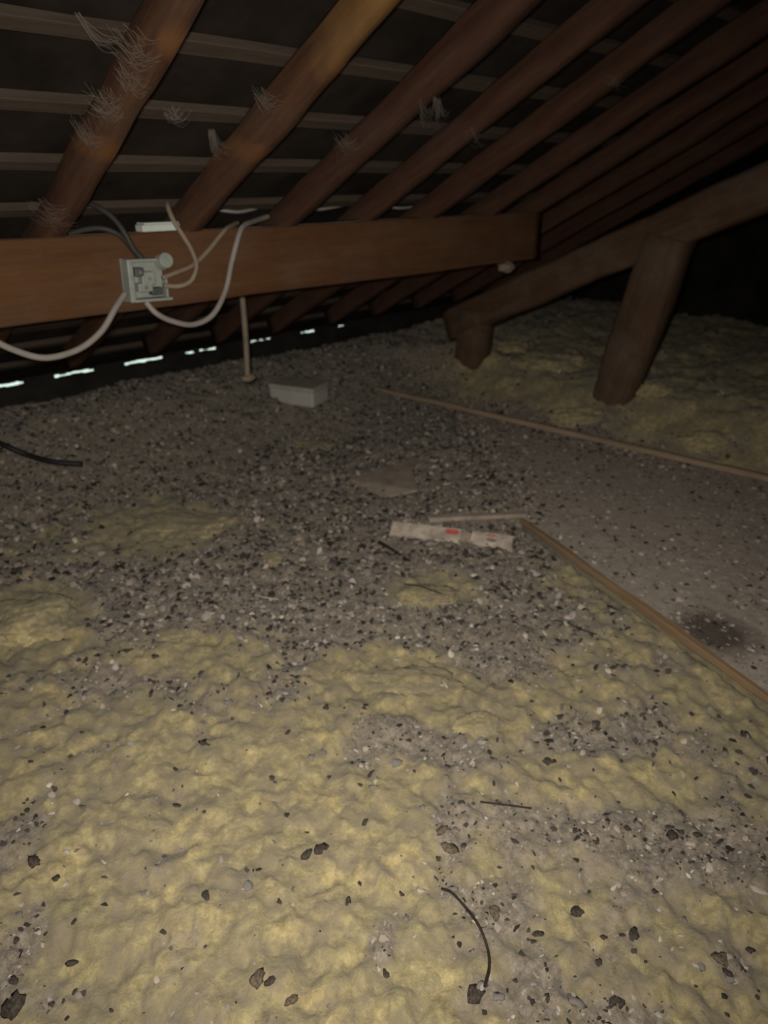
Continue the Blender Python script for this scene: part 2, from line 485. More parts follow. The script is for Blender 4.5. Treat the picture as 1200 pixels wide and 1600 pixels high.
# ------------------------------------------------------------------ roof timbers
names = ['first', 'second', 'third', 'fourth', 'fifth', 'sixth', 'seventh', 'eighth', 'ninth', 'tenth']
rl = ['leftmost reddish-brown rafter, hung with grey cobwebs',
      'second rafter from the left, orange where it meets the top edge',
      'third rafter from the left, plain reddish-brown timber',
      'fourth rafter from the left, brown timber with small cobwebs',
      'fifth rafter from the left, dim brown timber above the bare purlin',
      'sixth rafter from the left, dim brown timber in half shadow',
      'seventh rafter from the left, almost lost in shadow',
      'eighth rafter from the left, in deep shadow above the truss',
      'ninth rafter from the left, barely visible past the truss',
      'tenth rafter from the left, last one in the dark']
cs = 1 / math.sqrt(1 + SLOPE ** 2)
for i, rx in enumerate(RAFTER_X):
    y0, y1 = RIDGE_Y + 0.02, 3.12
    mid = RH / 2
    o = beam('rafter', (rx, y0, soffit(y0) + mid), (rx, y1, soffit(y1) + mid), RW, RH * cs, M['rafter_orange' if i == 1 else 'rafter_knotty' if i == 0 else 'rafter'], rough=0.007 if i < 2 else 0.005, bev=0.010, seed=i * 3 + 1)
    tag(o, rl[i], 'rafter', 'rafters of the roof slope')
bat_y = [1.11, 1.305, 1.50, 1.695, 1.89, 2.085, 2.28, 2.48, 2.67, 2.87, 3.06, 3.26]
bl = {1.89: 'lowest tile batten in view above the purlin', 1.695: 'second tile batten up from the purlin', 1.50: 'third tile batten up from the purlin',
      1.305: 'fourth tile batten up from the purlin, near the top edge', 1.11: 'highest tile batten, at the upper right edge',
      2.085: 'tile batten just behind the top of the purlin', 2.28: 'first tile batten seen under the purlin', 2.48: 'second tile batten under the purlin',
      2.67: 'third tile batten under the purlin', 2.87: 'fourth tile batten under the purlin', 3.06: 'second tile batten up from the eaves slits', 3.26: 'tile batten nearest the eaves slits'}
for i, y in enumerate(bat_y):
    z = soffit(y) + RH + 0.013
    o = beam('tile_batten', (0.2, y, z), (4.6, y, z), 0.040, 0.022, M['batten'], up=(0, SLOPE, 1), rough=0.002, bev=0.002, step=0.12, seed=40 + i)
    tag(o, bl[y], 'batten', 'tile battens across the rafters')

pur = beam('purlin', (-0.9, 2.04, 0.959), (3.06, 2.04, 0.959), 0.08, 0.208, M['purlin'], rough=0.003, bev=0.006, seed=77, top_dust=True)
tag(pur, 'long squared orange-brown purlin carrying the rafters', 'beam')

# roof truss past the end of the purlin
TX = 3.47
pr = beam('principal_rafter', (TX, -0.75, 2.06), (TX, 2.85, 0.389), 0.14, 0.186, M['truss'], rough=0.008, bev=0.02, seed=91)
tag(pr, 'thick sloping truss timber at the right, in shadow', 'beam')
ps = beam('truss_post', (TX + 0.0, 1.74, 0.06), (TX + 0.0, 1.55, 0.96), 0.15, 0.215, M['truss'], up=(0, 1, 0.2), rough=0.008, bev=0.02, seed=95)
tag(ps, 'stout leaning post standing in the wool under the sloping timber', 'post')
pb = beam('truss_post', (TX + 0.0, 2.70, 0.05), (TX + 0.0, 2.66, 0.50), 0.15, 0.20, M['truss'], up=(0, 1, 0.1), rough=0.008, bev=0.02, seed=99)
tag(pb, 'short dark post under the low end of the sloping timber', 'post')

# ------------------------------------------------------------------ where dirt lies on the wool
# patches surveyed on the floor: centre and half sizes across / along the view, then strength
def patch(px, py, w, h, s):
    c0 = on_z(px, py, 0.0); l = on_z(px - w, py, 0.0); n = on_z(px, py + h, 0.0); fr = on_z(px, py - h, 0.0)
    return (c0.x, c0.y, (c0 - l).length, ((c0 - n).length + (c0 - fr).length) / 2, s)
DIRT = [patch(*p) for p in (
    (300, 660, 420, 60, 1.1), (720, 690, 260, 70, 1.0), (150, 690, 220, 60, 0.9), (640, 800, 260, 85, 1.1), (480, 770, 200, 60, 0.8),
    (600, 890, 190, 60, 0.75), (580, 975, 200, 42, 1.05), (790, 985, 120, 60, 0.75), (450, 900, 110, 50, 0.7),
    (160, 690, 150, 40, 0.8), (70, 860, 140, 70, 0.6), (250, 930, 150, 60, 0.62), (120, 1060, 170, 30, 0.6), (210, 975, 70, 40, 0.5), (330, 890, 110, 40, 0.5), (60, 780, 140, 40, 0.5), (330, 1090, 120, 24, 0.4),
    (455, 1060, 35, 45, 0.5), (600, 1165, 75, 36, 0.8), (560, 1130, 40, 30, 0.5), (700, 1170, 60, 40, 0.5), (800, 1040, 90, 40, 0.7), (960, 1145, 130, 34, 0.8),
    (1010, 1120, 60, 30, 0.5), (920, 1165, 70, 26, 0.7), (1080, 1330, 110, 60, 0.7), (1010, 1305, 120, 36, 0.85), (1140, 1240, 60, 60, 0.45), (900, 1290, 120, 22, 0.6), (700, 1310, 30, 50, 0.95),
    (800, 1350, 22, 70, 0.55), (770, 1430, 45, 26, 0.7), (725, 1400, 40, 18, 0.5), (840, 1530, 35, 60, 0.55), (600, 1480, 28, 50, 0.65), (595, 1500, 20, 25, 0.5),
    (15, 1330, 30, 90, 0.75), (10, 1530, 35, 110, 1.0), (100, 1570, 60, 30, 0.5), (740, 1560, 28, 28, 0.8), (1180, 1330, 26, 70, 0.7), (1160, 1500, 40, 60, 0.5), (940, 1590, 90, 28, 0.6),
    (1130, 1540, 60, 40, 0.4), (390, 1380, 20, 25, 0.4), (250, 1260, 20, 14, 0.3), (550, 1260, 20, 20, 0.45), (880, 720, 200, 30, 0.5))]
CLEAN = [patch(*p) for p in (
    (665, 925, 70, 34, 1.2), (620, 1065, 110, 40, 1.1), (760, 1110, 60, 36, 0.7), (50, 975, 75, 50, 1.4), (285, 812, 115, 38, 0.95), (475, 692, 65, 18, 1.0), (590, 690, 40, 14, 0.9),
    (425, 870, 30, 22, 0.7), (880, 1030, 70, 40, 0.5), (100, 840, 70, 20, 0.4), (330, 1010, 90, 40, 0.5), (650, 1540, 70, 50, 0.5))]

def dirt_amount(x, y):
    x = np.asarray(x, float); y = np.asarray(y, float)
    u = x * RT.x + y * RT.y; v = x * FH.x + y * FH.y
    s = np.full(x.shape, 0.17)
    for lst, sg in ((DIRT, 1), (CLEAN, -1)):
        for (cx, cy, ru, rv, a) in lst:
            cu = cx * RT.x + cy * RT.y; cv = cx * FH.x + cy * FH.y
            q = ((u - cu) / ru) ** 2 + ((v - cv) / rv) ** 2
            s = s + sg * a * np.exp(-q * 0.9)
    s = s + 0.55 * sstep(2.5, 3.1, y)
    far = sstep(3.15, 3.4, x) * (1 - sstep(2.4, 2.9, y))         # cleaner wool beyond the board
    s = s * (1 - 0.62 * far)
    return s

def dirt_mask(x, y):
    s = dirt_amount(x, y)
    n = fbm(x * 3, y * 3, 2, 47) * 0.25 + fbm(x * 9, y * 9, 3, 51) * 0.40 + fbm(x * 30, y * 30, 3, 57) * 0.35
    return sstep(0.22, 0.74, s * 0.72 + (n - 0.5) * 1.8 + 0.05)

# ------------------------------------------------------------------ mineral wool bed
def bed_mesh(name):
    """one sheet, meshed finer where one stands and coarser towards the eaves"""
    cx, cy = -0.72, -0.72
    na, nr = 900, 640
    ang = np.linspace(math.radians(-28), math.radians(118), na + 1)
    rad = np.exp(np.linspace(math.log(0.45), math.log(8.0), nr + 1))
    A, Rr = np.meshgrid(ang, rad)
    X = cx + Rr * np.cos(A); Y = cy + Rr * np.sin(A)
    bad = (Y > EAVE_Y - 0.004) | (X > 5.9) | (Y < -1.6) | (X < -1.5)
    idx = np.full(X.shape, -1, dtype=np.int64); ok = ~bad
    idx[ok] = np.arange(ok.sum())
    xv, yv = X[ok], Y[ok]
    co = np.stack([xv, yv, floor_height(xv, yv)], 1)
    q = np.stack([idx[:-1, :-1].ravel(), idx[1:, :-1].ravel(), idx[1:, 1:].ravel(), idx[:-1, 1:].ravel()], 1)
    q = q[(q >= 0).all(1)]
    me = bpy.data.meshes.new(name)
    me.vertices.add(len(co)); me.vertices.foreach_set('co', co.ravel())
    me.loops.add(q.size); me.loops.foreach_set('vertex_index', q.ravel().astype(np.int32))
    me.polygons.add(len(q)); me.polygons.foreach_set('loop_start', np.arange(0, q.size, 4, dtype=np.int32))
    me.polygons.foreach_set('loop_total', np.full(len(q), 4, dtype=np.int32))
    me.update(); me.validate()
    me.polygons.foreach_set('use_smooth', np.ones(len(q), dtype=bool))
    at = me.attributes.new('dirt', 'FLOAT', 'POINT')
    at.data.foreach_set('value', dirt_mask(co[:, 0], co[:, 1]).astype(np.float32) * 0.85)
    return me
wool = link('mineral_wool_bed', bed_mesh('mineral_wool_bed'), M['wool'])
tag(wool, 'lumpy yellow mineral wool laid over the whole attic floor', 'insulation', kind='stuff')

# ------------------------------------------------------------------ boarding sheet with its timber edge
brd = empty('floor_board_sheet', (2.4, 0.8, BOARD_Z - 0.02)); tag(brd, 'flat dust-covered board laid on the wool at the right', 'board')
brd_inv = Matrix.Translation((-2.4, -0.8, -(BOARD_Z - 0.02)))
bm = bmesh.new()
lo = [bm.verts.new((x, y, BOARD_Z - 0.022)) for x, y in BOARD]; hi = [bm.verts.new((x, y, BOARD_Z)) for x, y in BOARD]
bm.faces.new(hi); bm.faces.new(lo[::-1])
for i in range(4): bm.faces.new((lo[i], lo[(i + 1) % 4], hi[(i + 1) % 4], hi[i]))
bmesh.ops.recalc_face_normals(bm, faces=bm.faces)
o = link('sheet', bm_mesh(bm, 'sheet'), M['board'], brd); o.matrix_parent_inverse = brd_inv
ax = Vector((BB[0] - BA[0], BB[1] - BA[1], 0)).normalized(); ay = Vector((-ax.y, ax.x, 0))
off = -ay * 0.010
p0 = Vector((BA[0], BA[1], BOARD_Z - 0.006)) + off; p1 = Vector((BB[0], BB[1], BOARD_Z - 0.006)) + off
o = beam('edge_strip', p0, p1, 0.018, 0.022, M['edge'], rough=0.004, bev=0.002, seed=131, parent=brd); tag(o, 'orange-brown timber strip along the board edge')
# pale lath along the far edge of the board
pts = [(560, 600), (700, 636), (820, 665), (1000, 704), (1200, 747), (1400, 790)]
pa = on_z(572, 604, 0.085); pz = on_z(1420, 797, 0.062)
o = beam('timber_lath', pa, pz, 0.030, 0.026, M['lath'], rough=0.003, bev=0.004, seed=141)
tag(o, 'long thin pale lath lying along the far side of the board', 'lath')

# ------------------------------------------------------------------ debris litter (uncountable)
def scatter_litter(name, pts, sizes, tints, lift, tilt):
    n = len(pts); K = 6
    ang = (np.arange(K) / K * 2 * np.pi)[None, :] + nrg.uniform(-0.35, 0.35, (n, K))
    rad = nrg.uniform(0.55, 1.1, (n, K)); asp = nrg.uniform(0.35, 1.0, (n, 1))
    lx = np.cos(ang) * rad; ly = np.sin(ang) * rad * asp
    lz = nrg.uniform(-0.22, 0.12, (n, K))
    lx = np.concatenate([np.zeros((n, 1)), lx], 1); ly = np.concatenate([np.zeros((n, 1)), ly], 1); lz = np.concatenate([nrg.uniform(0.15, 0.55, (n, 1)), lz], 1)
    loc = np.stack([lx, ly, lz], 2) * sizes[:, None, None]
    yaw = nrg.uniform(0, 2 * np.pi, n); ax_ = nrg.normal(0, tilt, n); ay_ = nrg.normal(0, tilt, n)
    c, s = np.cos(ax_), np.sin(ax_)
    y2 = loc[:, :, 1] * c[:, None] - loc[:, :, 2] * s[:, None]; z2 = loc[:, :, 1] * s[:, None] + loc[:, :, 2] * c[:, None]
    c, s = np.cos(ay_), np.sin(ay_)
    x3 = loc[:, :, 0] * c[:, None] + z2 * s[:, None]; z3 = -loc[:, :, 0] * s[:, None] + z2 * c[:, None]
    c, s = np.cos(yaw), np.sin(yaw)
    x4 = x3 * c[:, None] - y2 * s[:, None]; y4 = x3 * s[:, None] + y2 * c[:, None]
    co = np.stack([x4 + pts[:, 0:1], y4 + pts[:, 1:2], z3 + pts[:, 2:3] + (lift * sizes)[:, None]], 2).reshape(-1, 3)
    b0 = (np.arange(n) * (K + 1))[:, None]
    tri = np.stack([np.stack([b0[:, 0], b0[:, 0] + 1 + k, b0[:, 0] + 1 + (k + 1) % K], 1) for k in range(K)], 1).reshape(-1, 3)
    me = bpy.data.meshes.new(name)
    me.vertices.add(len(co)); me.vertices.foreach_set('co', co.ravel())
    me.loops.add(tri.size); me.loops.foreach_set('vertex_index', tri.ravel().astype(np.int32))
    me.polygons.add(len(tri)); me.polygons.foreach_set('loop_start', np.arange(0, tri.size, 3, dtype=np.int32))
    me.polygons.foreach_set('loop_total', np.full(len(tri), 3, dtype=np.int32))
    me.update(); me.validate()
    at = me.attributes.new('tint', 'FLOAT_COLOR', 'POINT')
    colr = np.concatenate([np.repeat(tints, K + 1, 0), np.ones((n * (K + 1), 1))], 1)
    at.data.foreach_set('color', colr.astype(np.float32).ravel())
    return link(name, me, M['litter'])

def tint_set(n, dark=0.35, pale=0.10):
    pal = np.array([(0.20, 0.168, 0.145), (0.27, 0.227, 0.195), (0.15, 0.124, 0.108), (0.245, 0.20, 0.16), (0.23, 0.205, 0.19)])
    c = pal[nrg.integers(0, len(pal), n)] * nrg.uniform(0.8, 1.75, (n, 1))
    r = nrg.random(n)
    c[r < dark] = np.array((0.050, 0.042, 0.037)) * nrg.uniform(0.5, 1.5, ((r < dark).sum(), 1))
    m2 = r > 1 - pale
    c[m2] = np.array((0.44, 0.38, 0.32)) * nrg.uniform(0.6, 1.25, (m2.sum(), 1))
    return c

def in_view(x, y, z=0.0, margin=60):
    dx, dy, dz = x, y, z - CAM_H
    zz = dx * FW.x + dy * FW.y + dz * FW.z
    px = 600 + FPX * (dx * RT.x + dy * RT.y) / zz
    py = 800 - FPX * (dx * UP.x + dy * UP.y + dz * UP.z) / zz
    return (zz > 0.1) & (px > -margin * 4) & (px < 1200 + margin * 4) & (py < 1600 + margin * 3)

N = 150000
x = nrg.uniform(-0.4, 5.2, N); y = nrg.uniform(-0.6, 3.45, N)
keep = in_view(x, y) & ((in_board(x, y) < -0.02) | ((y > 1.25) & (in_board(x, y) < 0.25 * nrg.random(N))))
x, y = x[keep], y[keep]
dist = np.hypot(x, y)
a = dirt_amount(x, y); mk = dirt_mask(x, y)
prob = (mk * 0.95 + 0.035) * np.clip(0.5 + a * 0.5, 0.3, 1.0) * np.clip(1.15 - dist * 0.14, 0.35, 1)
keep = nrg.random(len(x)) < prob
x, y = x[keep], y[keep]; n = len(x)
z = np.where(in_board(x, y) > -0.004, BOARD_Z, floor_height(x, y))
size = (0.0040 + 0.0120 * nrg.random(n) ** 2.6) * np.clip(np.hypot(x, y) / 1.7, 0.65, 1.3)
o = scatter_litter('debris_litter', np.stack([x, y, z], 1), size, tint_set(n, 0.36, 0.10), 0.15, 0.45)
tag(o, 'grey-brown flaky debris strewn thickly over the yellow wool', 'debris', kind='stuff')

N = 26000
x = nrg.uniform(1.2, 3.4, N); y = nrg.uniform(-0.6, 3.3, N)
keep = (in_board(x, y) > 0.012) & in_view(x, y)
x, y = x[keep], y[keep]; n = len(x)
size = 0.003 + 0.0120 * nrg.random(n) ** 3
o = scatter_litter('debris_litter', np.stack([x, y, np.full(n, BOARD_Z)], 1), size, tint_set(n, 0.20, 0.10), 0.2, 0.25)
tag(o, 'grey grit spread over the flat board', 'debris', kind='stuff')

# ------------------------------------------------------------------ single crumbs and chips that stand out
def chunk_mesh(name, seed, flat=0.5, stretch=1.5, mat=None):
    bm = bmesh.new(); bmesh.ops.create_icosphere(bm, subdivisions=2, radius=1.0)
    for v in bm.verts:
        d = 0.85 + 0.5 * mnoise.noise(v.co * 1.1 + Vector((seed * 3.3, seed, 0))) + 0.3 * mnoise.noise(v.co * 2.9 + Vector((seed, 0, seed)))
        v.co = Vector((v.co.x * d * stretch, v.co.y * d, v.co.z * d * flat))
    me = bm_mesh(bm, name, smooth=True); me.materials.append(mat); return me
brown_meshes = [chunk_mesh('dirt_lump', s + 60, 0.4, 1.3, M['crumb_brown']) for s in range(3)]
dark_meshes = [chunk_mesh('dirt_crumb', s, 0.55, 1.2 + 0.25 * (s % 4), M['crumb']) for s in range(6)]
grey_meshes = [chunk_mesh('grit_lump', s + 20, 0.6, 1.1 + 0.2 * (s % 3), M['crumb_grey']) for s in range(5)]
pale_meshes = [chunk_mesh('plaster_chip', s + 40, 0.35, 1.3 + 0.25 * (s % 3), M['chip']) for s in range(5)]

def drop(name, me, px, py, r, label, cat, group=None, yaw=None):
    p = ground(px, py)
    o = bpy.data.objects.new(name, me); COL.objects.link(o)
    r *= 0.82 if r < 0.015 else 0.68; o.location = p + Vector((0, 0, r * 0.05)); o.scale = (r, r, r)
    o.rotation_euler = (rnd.uniform(-0.25, 0.25), rnd.uniform(-0.25, 0.25), rnd.uniform(0, 6.28) if yaw is None else yaw)
    return tag(o, label, cat, group)

big_dark = [(55, 1345, 0.020, 'largest dark dirt lump near the lower left edge'), (500, 1328, 0.018, 'dark oval lump alone on the clean wool left of centre'), (478, 1336, 0.012, 'smaller dark lump touching the dark oval lump'),
            (402, 1530, 0.022, 'brown lump sunk in the wool near the bottom edge'), (456, 1562, 0.015, 'small upright brown lump beside the bottom edge'), (742, 1552, 0.022, 'dark lump at the lower end of the curved wire'),
            (1130, 1500, 0.024, 'round dark lump in the wool near the lower right corner'), (903, 1425, 0.020, 'long grey-black lump right of the curved wire'), (990, 1461, 0.012, 'thin dark sliver on clean wool at the lower right'),
            (773, 1425, 0.019, 'dark hollowed lump just right of the wire top'), (690, 1297, 0.016, 'dark lump at the top of the brown streak'), (702, 1325, 0.020, 'grey-black lump low in the brown streak'),
            (1165, 1150, 0.020, 'dark lump beside the board edge at the right'), (857, 1190, 0.018, 'squarish dark lump on clean wool right of centre'), (618, 1192, 0.020, 'blue-grey lump in the cluster left of centre'),
            (198, 1017, 0.014, 'small dark lump right of the square yellow tuft'), (242, 1026, 0.011, 'tiny dark lump near a pale wool tuft at left'), (420, 983, 0.014, 'flat black crumb on the left rim of the debris'),
            (20, 1570, 0.026, 'black clod in the lower left corner'), (1050, 1305, 0.018, 'black clod in the right-hand debris cluster'), (933, 1130, 0.016, 'black clod in the debris below the board edge'),
            (320, 1162, 0.010, 'little dark crumb alone on the left wool'), (510, 1105, 0.010, 'flat dark crumb below the central debris'), (387, 1385, 0.016, 'pale grey lump on the clean wool left of centre'),
            (130, 1262, 0.009, 'faint brown crumb at the left on clean wool'), (275, 1203, 0.007, 'short black splinter on the left wool')]
for i, (px, py, r, lab) in enumerate(big_dark):
    me = brown_meshes[i % 3] if ('brown' in lab or 'hollowed' in lab or 'round' in lab) else grey_meshes[i % 5] if ('grey' in lab and 'black' not in lab) else dark_meshes[i % 6]
    drop('dirt_lump', me, px, py, r, lab, 'dirt')
pale_big = [(467, 842, 0.020, 'round whitish pebble in the debris left of the printed strip'), (383, 658, 0.022, 'whitish chip left of and below the pale box'), (620, 1030, 0.010, 'bright white chip at the lower rim of the debris'),
            (693, 1070, 0.011, 'white splinter on yellow wool below the debris'), (620, 884, 0.016, 'pale bluish scrap beside the dark groove'), (70, 740, 0.022, 'pale chip just under the black hose end'),
            (655, 1008, 0.010, 'pale fragment in the dark debris above the white splinter'), (1185, 1390, 0.013, 'pale pebble near the right edge'), (1080, 1318, 0.013, 'pale pebble in the right-hand debris cluster'),
            (800, 642, 0.018, 'dull pale chip behind the thin lath'), (925, 1005, 0.009, 'pale chip beside the board edge')]
for i, (px, py, r, lab) in enumerate(pale_big):
    drop('plaster_chip', pale_meshes[i % 5], px, py, r, lab, 'chip')

def scatter_single(name, meshes, count, r0, r1, label, cat, group, thresh, clean=False):
    got = 0
    while got < count:
        px, py = rnd.uniform(10, 1190), rnd.uniform(760, 1590)
        p = ground(px, py)
        if in_board(np.array([p.x]), np.array([p.y]))[0] > -0.05: continue
        a = float(dirt_amount(np.array([p.x]), np.array([p.y]))[0])
        if rnd.random() > min(1, max(0.05, a * 1.3)) or a < thresh: continue
        drop(name, rnd.choice(meshes), px, py, rnd.uniform(r0, r1), label, cat, group); got += 1
scatter_single('dirt_crumb', dark_meshes, 150, 0.004, 0.0105, 'small dark crumb of dirt scattered on the wool', 'dirt', 'dark crumbs on the wool', 0.12)
scatter_single('grit_lump', grey_meshes, 60, 0.006, 0.014, 'small grey lump of grit scattered on the wool', 'grit', 'grey grit lumps on the wool', 0.2)
scatter_single('plaster_chip', pale_meshes, 90, 0.004, 0.009, 'small pale chip scattered in the debris', 'chip', 'pale chips in the debris', 0.2)

# ------------------------------------------------------------------ loose tufts of clean wool
def tuft(px, py, rx, ry, rz, label, seed, square=0.0):
    p = ground(px, py)
    bm = bmesh.new(); bmesh.ops.create_icosphere(bm, subdivisions=5, radius=1.0)
    for v in bm.verts:
        c0 = v.co.copy()
        pw = 2 + square * 6
        s = max(1e-6, (abs(c0.x) ** pw + abs(c0.y) ** pw) ** (1 / pw)) / max(1e-6, math.hypot(c0.x, c0.y))
        d = 1 + 0.30 * mnoise.noise(c0 * 1.6 + Vector((seed, 0, 0))) + 0.16 * mnoise.noise(c0 * 4.5 + Vector((0, seed, 0))) + 0.07 * mnoise.noise(c0 * 11)
        v.co = Vector((c0.x / s * d * rx, c0.y / s * d * ry, c0.z * d * rz))
    o = link('wool_tuft', bm_mesh(bm, 'wool_tuft', smooth=True), M['wool_clump'])
    o.location = p - Vector((0, 0, rz * (-0.35 if square else 0.0 if rz >= 0.05 else 0.35))); o.rotation_euler = (0, 0, YAW - math.pi / 2 + rnd.uniform(-0.2, 0.2))
    return tag(o, label, 'insulation')
tuft(55, 978, 0.115, 0.10, 0.045, 'square orange-yellow wool tuft at the left edge', 3, 0.6).data.materials[0] = M['wool_orange']
tuft(665, 928, 0.105, 0.060, 0.022, 'bright yellow wool tuft in the debris under the twig', 9)
tuft(640, 1068, 0.13, 0.075, 0.022, 'broad orange-yellow wool tuft just below the debris', 15)
tuft(285, 815, 0.20, 0.13, 0.022, 'wide dull yellow wool tuft in the debris at left', 21)
tuft(478, 693, 0.16, 0.12, 0.025, 'dim yellow wool tuft in front of the pale box', 27)
tuft(748, 1130, 0.055, 0.045, 0.016, 'small orange wool tuft right of the broad tuft', 33)
tuft(425, 872, 0.045, 0.045, 0.016, 'small yellow wool tuft below and left of the round whitish pebble', 39)
tuft(860, 568, 0.22, 0.16, 0.07, 'pale wool heap left of the leaning post', 45)
tuft(800, 545, 0.10, 0.09, 0.05, 'small pale wool heap by the short dark post', 51)
tuft(1022, 612, 0.09, 0.07, 0.05, 'pale wool heap tucked against the leaning post foot', 57)
tuft(905, 655, 0.17, 0.07, 0.05, 'yellow wool heap just behind the thin lath', 63)
tuft(1105, 690, 0.13, 0.08, 0.05, 'orange-tinged wool heap behind the lath at the right', 69)
tuft(650, 1535, 0.055, 0.05, 0.014, 'yellow wool tuft at the bottom left of the wire', 75)
tuft(270, 993 , 0.055, 0.032, 0.014, 'slim yellow wool tuft left of the central debris', 81)

# ------------------------------------------------------------------ things lying on the floor
# pale box
bp = ground(467, 637)
bx = empty('storage_box', (bp.x + 0.03, bp.y + 0.03, bp.z + 0.022), (0, 0, math.radians(-70)))
tag(bx, 'small pale grey lidded box standing in the dirt near the eaves', 'box')
box('body', -0.135, 0.135, -0.085, 0.085, 0.0, 0.085, M['box_white'], bx, 0.010)
box('lid', -0.139, 0.139, -0.089, 0.089, 0.079, 0.105, M['box_lid'], bx, 0.008)

# printed strip, partly buried
sp0 = ground(612, 836, 0.02); sp1 = ground(800, 857, 0.02)
ctr = (sp0 + sp1) / 2; dr = (sp1 - sp0); L = dr.length
st = empty('printed_strip', ctr, (0.5, 0, math.atan2(dr.y, dr.x)))
tag(st, 'whitish flat strip with red print half buried in debris', 'strip')
def ragged(name, x0, x1, w0, w1, mat, parent, th=0.012, seed=0):
    bm = bmesh.new(); n = 14; t = []; bt = []
    for i in range(n + 1):
        x = x0 + (x1 - x0) * i / n
        a = w0 + 0.006 * mnoise.noise(Vector((i * 0.7, seed, 0))); b2 = w1 + 0.006 * mnoise.noise(Vector((i * 0.7, seed + 9, 0)))
        t.append((bm.verts.new((x, a, th)), bm.verts.new((x, b2, th)))); bt.append((bm.verts.new((x, a, 0)), bm.verts.new((x, b2, 0))))
    for i in range(n):
        bm.faces.new((t[i][0], t[i + 1][0], t[i + 1][1], t[i][1])); bm.faces.new((bt[i][1], bt[i + 1][1], bt[i + 1][0], bt[i][0]))
        bm.faces.new((bt[i][0], bt[i + 1][0], t[i + 1][0], t[i][0])); bm.faces.new((t[i][1], t[i + 1][1], bt[i + 1][1], bt[i][1]))
    bm.faces.new((t[0][0], t[0][1], bt[0][1], bt[0][0])); bm.faces.new((t[n][1], t[n][0], bt[n][0], bt[n][1]))
    bmesh.ops.recalc_face_normals(bm, faces=bm.faces)
    return link(name, bm_mesh(bm, name), mat, parent)
ragged('strip_piece', -L / 2, -0.02 * L + 0.045, -0.030, 0.030, M['strip'], st, 0.012, 1)
ragged('strip_piece', 0.17 * L, L / 2, -0.030, 0.028, M['strip'], st, 0.013, 5)
ragged('strip_core', -L / 2 + 0.02, L / 2 - 0.02, -0.020, 0.022, M['card'], st, 0.009, 8)
def blot(name, cx, cy, rx, ry, z, mat, seed):
    bm = bmesh.new(); vs = []
    for k in range(18):
        t = 2 * math.pi * k / 18; r = 1 + 0.25 * mnoise.noise(Vector((math.cos(t) * 2, math.sin(t) * 2, seed)))
        vs.append(bm.verts.new((cx + rx * r * math.cos(t), cy + ry * r * math.sin(t), z)))
    bm.faces.new(vs)
    return link(name, bm_mesh(bm, name), mat, st)
o = blot('red_print', -0.02 * L + 0.012, 0.014, 0.026, 0.012, 0.0128, M['red'], 1); tag(o, 'bright red printed mark')
o = blot('red_print', 0.33 * L, 0.018, 0.022, 0.007, 0.0138, M['red_faint'], 2); tag(o, 'faded red printed mark')
o = blot('dark_print', 0.33 * L, -0.002, 0.018, 0.008, 0.0138, M['crumb_grey'], 3); tag(o, 'dark smudged print')

# dusty lath buried behind the strip
o = beam('lath_offcut', ground(672, 812, 0.004), ground(822, 806, 0.006), 0.035, 0.018, M['card'], rough=0.004, bev=0.003, seed=151)
tag(o, 'short dusty offcut lying behind the printed strip', 'offcut')

# folded corner of cardboard
q = [ground(548, 752, 0.008), ground(640, 729, 0.035), ground(652, 772, 0.018), ground(600, 778, 0.004)]
bm = bmesh.new(); a = [bm.verts.new(p) for p in q]; b2 = [bm.verts.new(p - Vector((0, 0, 0.006))) for p in q]
bm.faces.new(a); bm.faces.new(b2[::-1])
for i in range(4): bm.faces.new((a[i], b2[i], b2[(i + 1) % 4], a[(i + 1) % 4]))
bmesh.ops.recalc_face_normals(bm, faces=bm.faces)
o = link('cardboard_scrap', bm_mesh(bm, 'cardboard_scrap'), M['card']); tag(o, 'dusty wedge-shaped cardboard scrap poking out of the debris', 'cardboard')

def ground_line(name, pts, r, mat, label, cat, lift=0.5, taper=None, sub=8):
    P = [ground(px, py, r * lift + (e if len(extra) else 0)) for (px, py, *extra) in pts for e in [(extra[0] if extra else 0)]]
    o = tube(name, P, r, mat, sub=sub, taper=taper); return tag(o, label, cat)
ground_line('hose', [(-60, 672), (0, 703, 0.02), (45, 722, 0.02), (85, 731, 0.015), (131, 733, 0.01)], 0.012, M['black'], 'thick black hose end entering from the left edge', 'hose', 1.0)
ground_line('floor_cable', [(10, 640), (80, 632), (150, 630), (230, 631), (300, 627), (345, 622), (390, 612)], 0.005, M['cable_tan'], 'thin dusty cable lying along the foot of the eaves', 'cable', 1.6)
ground_line('floor_cable', [(-20, 652), (50, 655), (110, 668), (140, 690)], 0.005, M['cable_tan'], 'thin dusty cable curving above the black hose', 'cable', 1.6)
ground_line('twig', [(632, 922, 0.02), (655, 926, 0.022), (675, 932, 0.02), (696, 937, 0.014)], 0.0024, M['twig'], 'thin dark twig across the bright yellow tuft', 'twig', 1.0)
ground_line('wire', [(690, 1392, 0.004), (706, 1400, 0.006), (728, 1424, 0.006), (748, 1452, 0.006), (761, 1486, 0.006), (764, 1515, 0.006), (757, 1545, 0.004)], 0.0026, M['twig'], 'thin dark curved wire lying on the wool at the bottom', 'wire', 1.0)
ground_line('twig', [(862, 972, 0.004), (885, 976, 0.006), (905, 986, 0.006), (932, 994, 0.004)], 0.0020, M['twig'], 'thin brown twig between the debris and the board edge', 'twig', 1.0)
ground_line('straw', [(398, 933, 0.006), (415, 938, 0.008), (436, 940, 0.006)], 0.0022, M['straw'], 'pale bent straw at the left rim of the debris', 'straw', 1.0)
ground_line('straw', [(687, 1062, 0.006), (693, 1070, 0.008), (699, 1079, 0.006)], 0.0026, M['straw'], 'short white straw on the yellow wool below the debris', 'straw', 1.0)
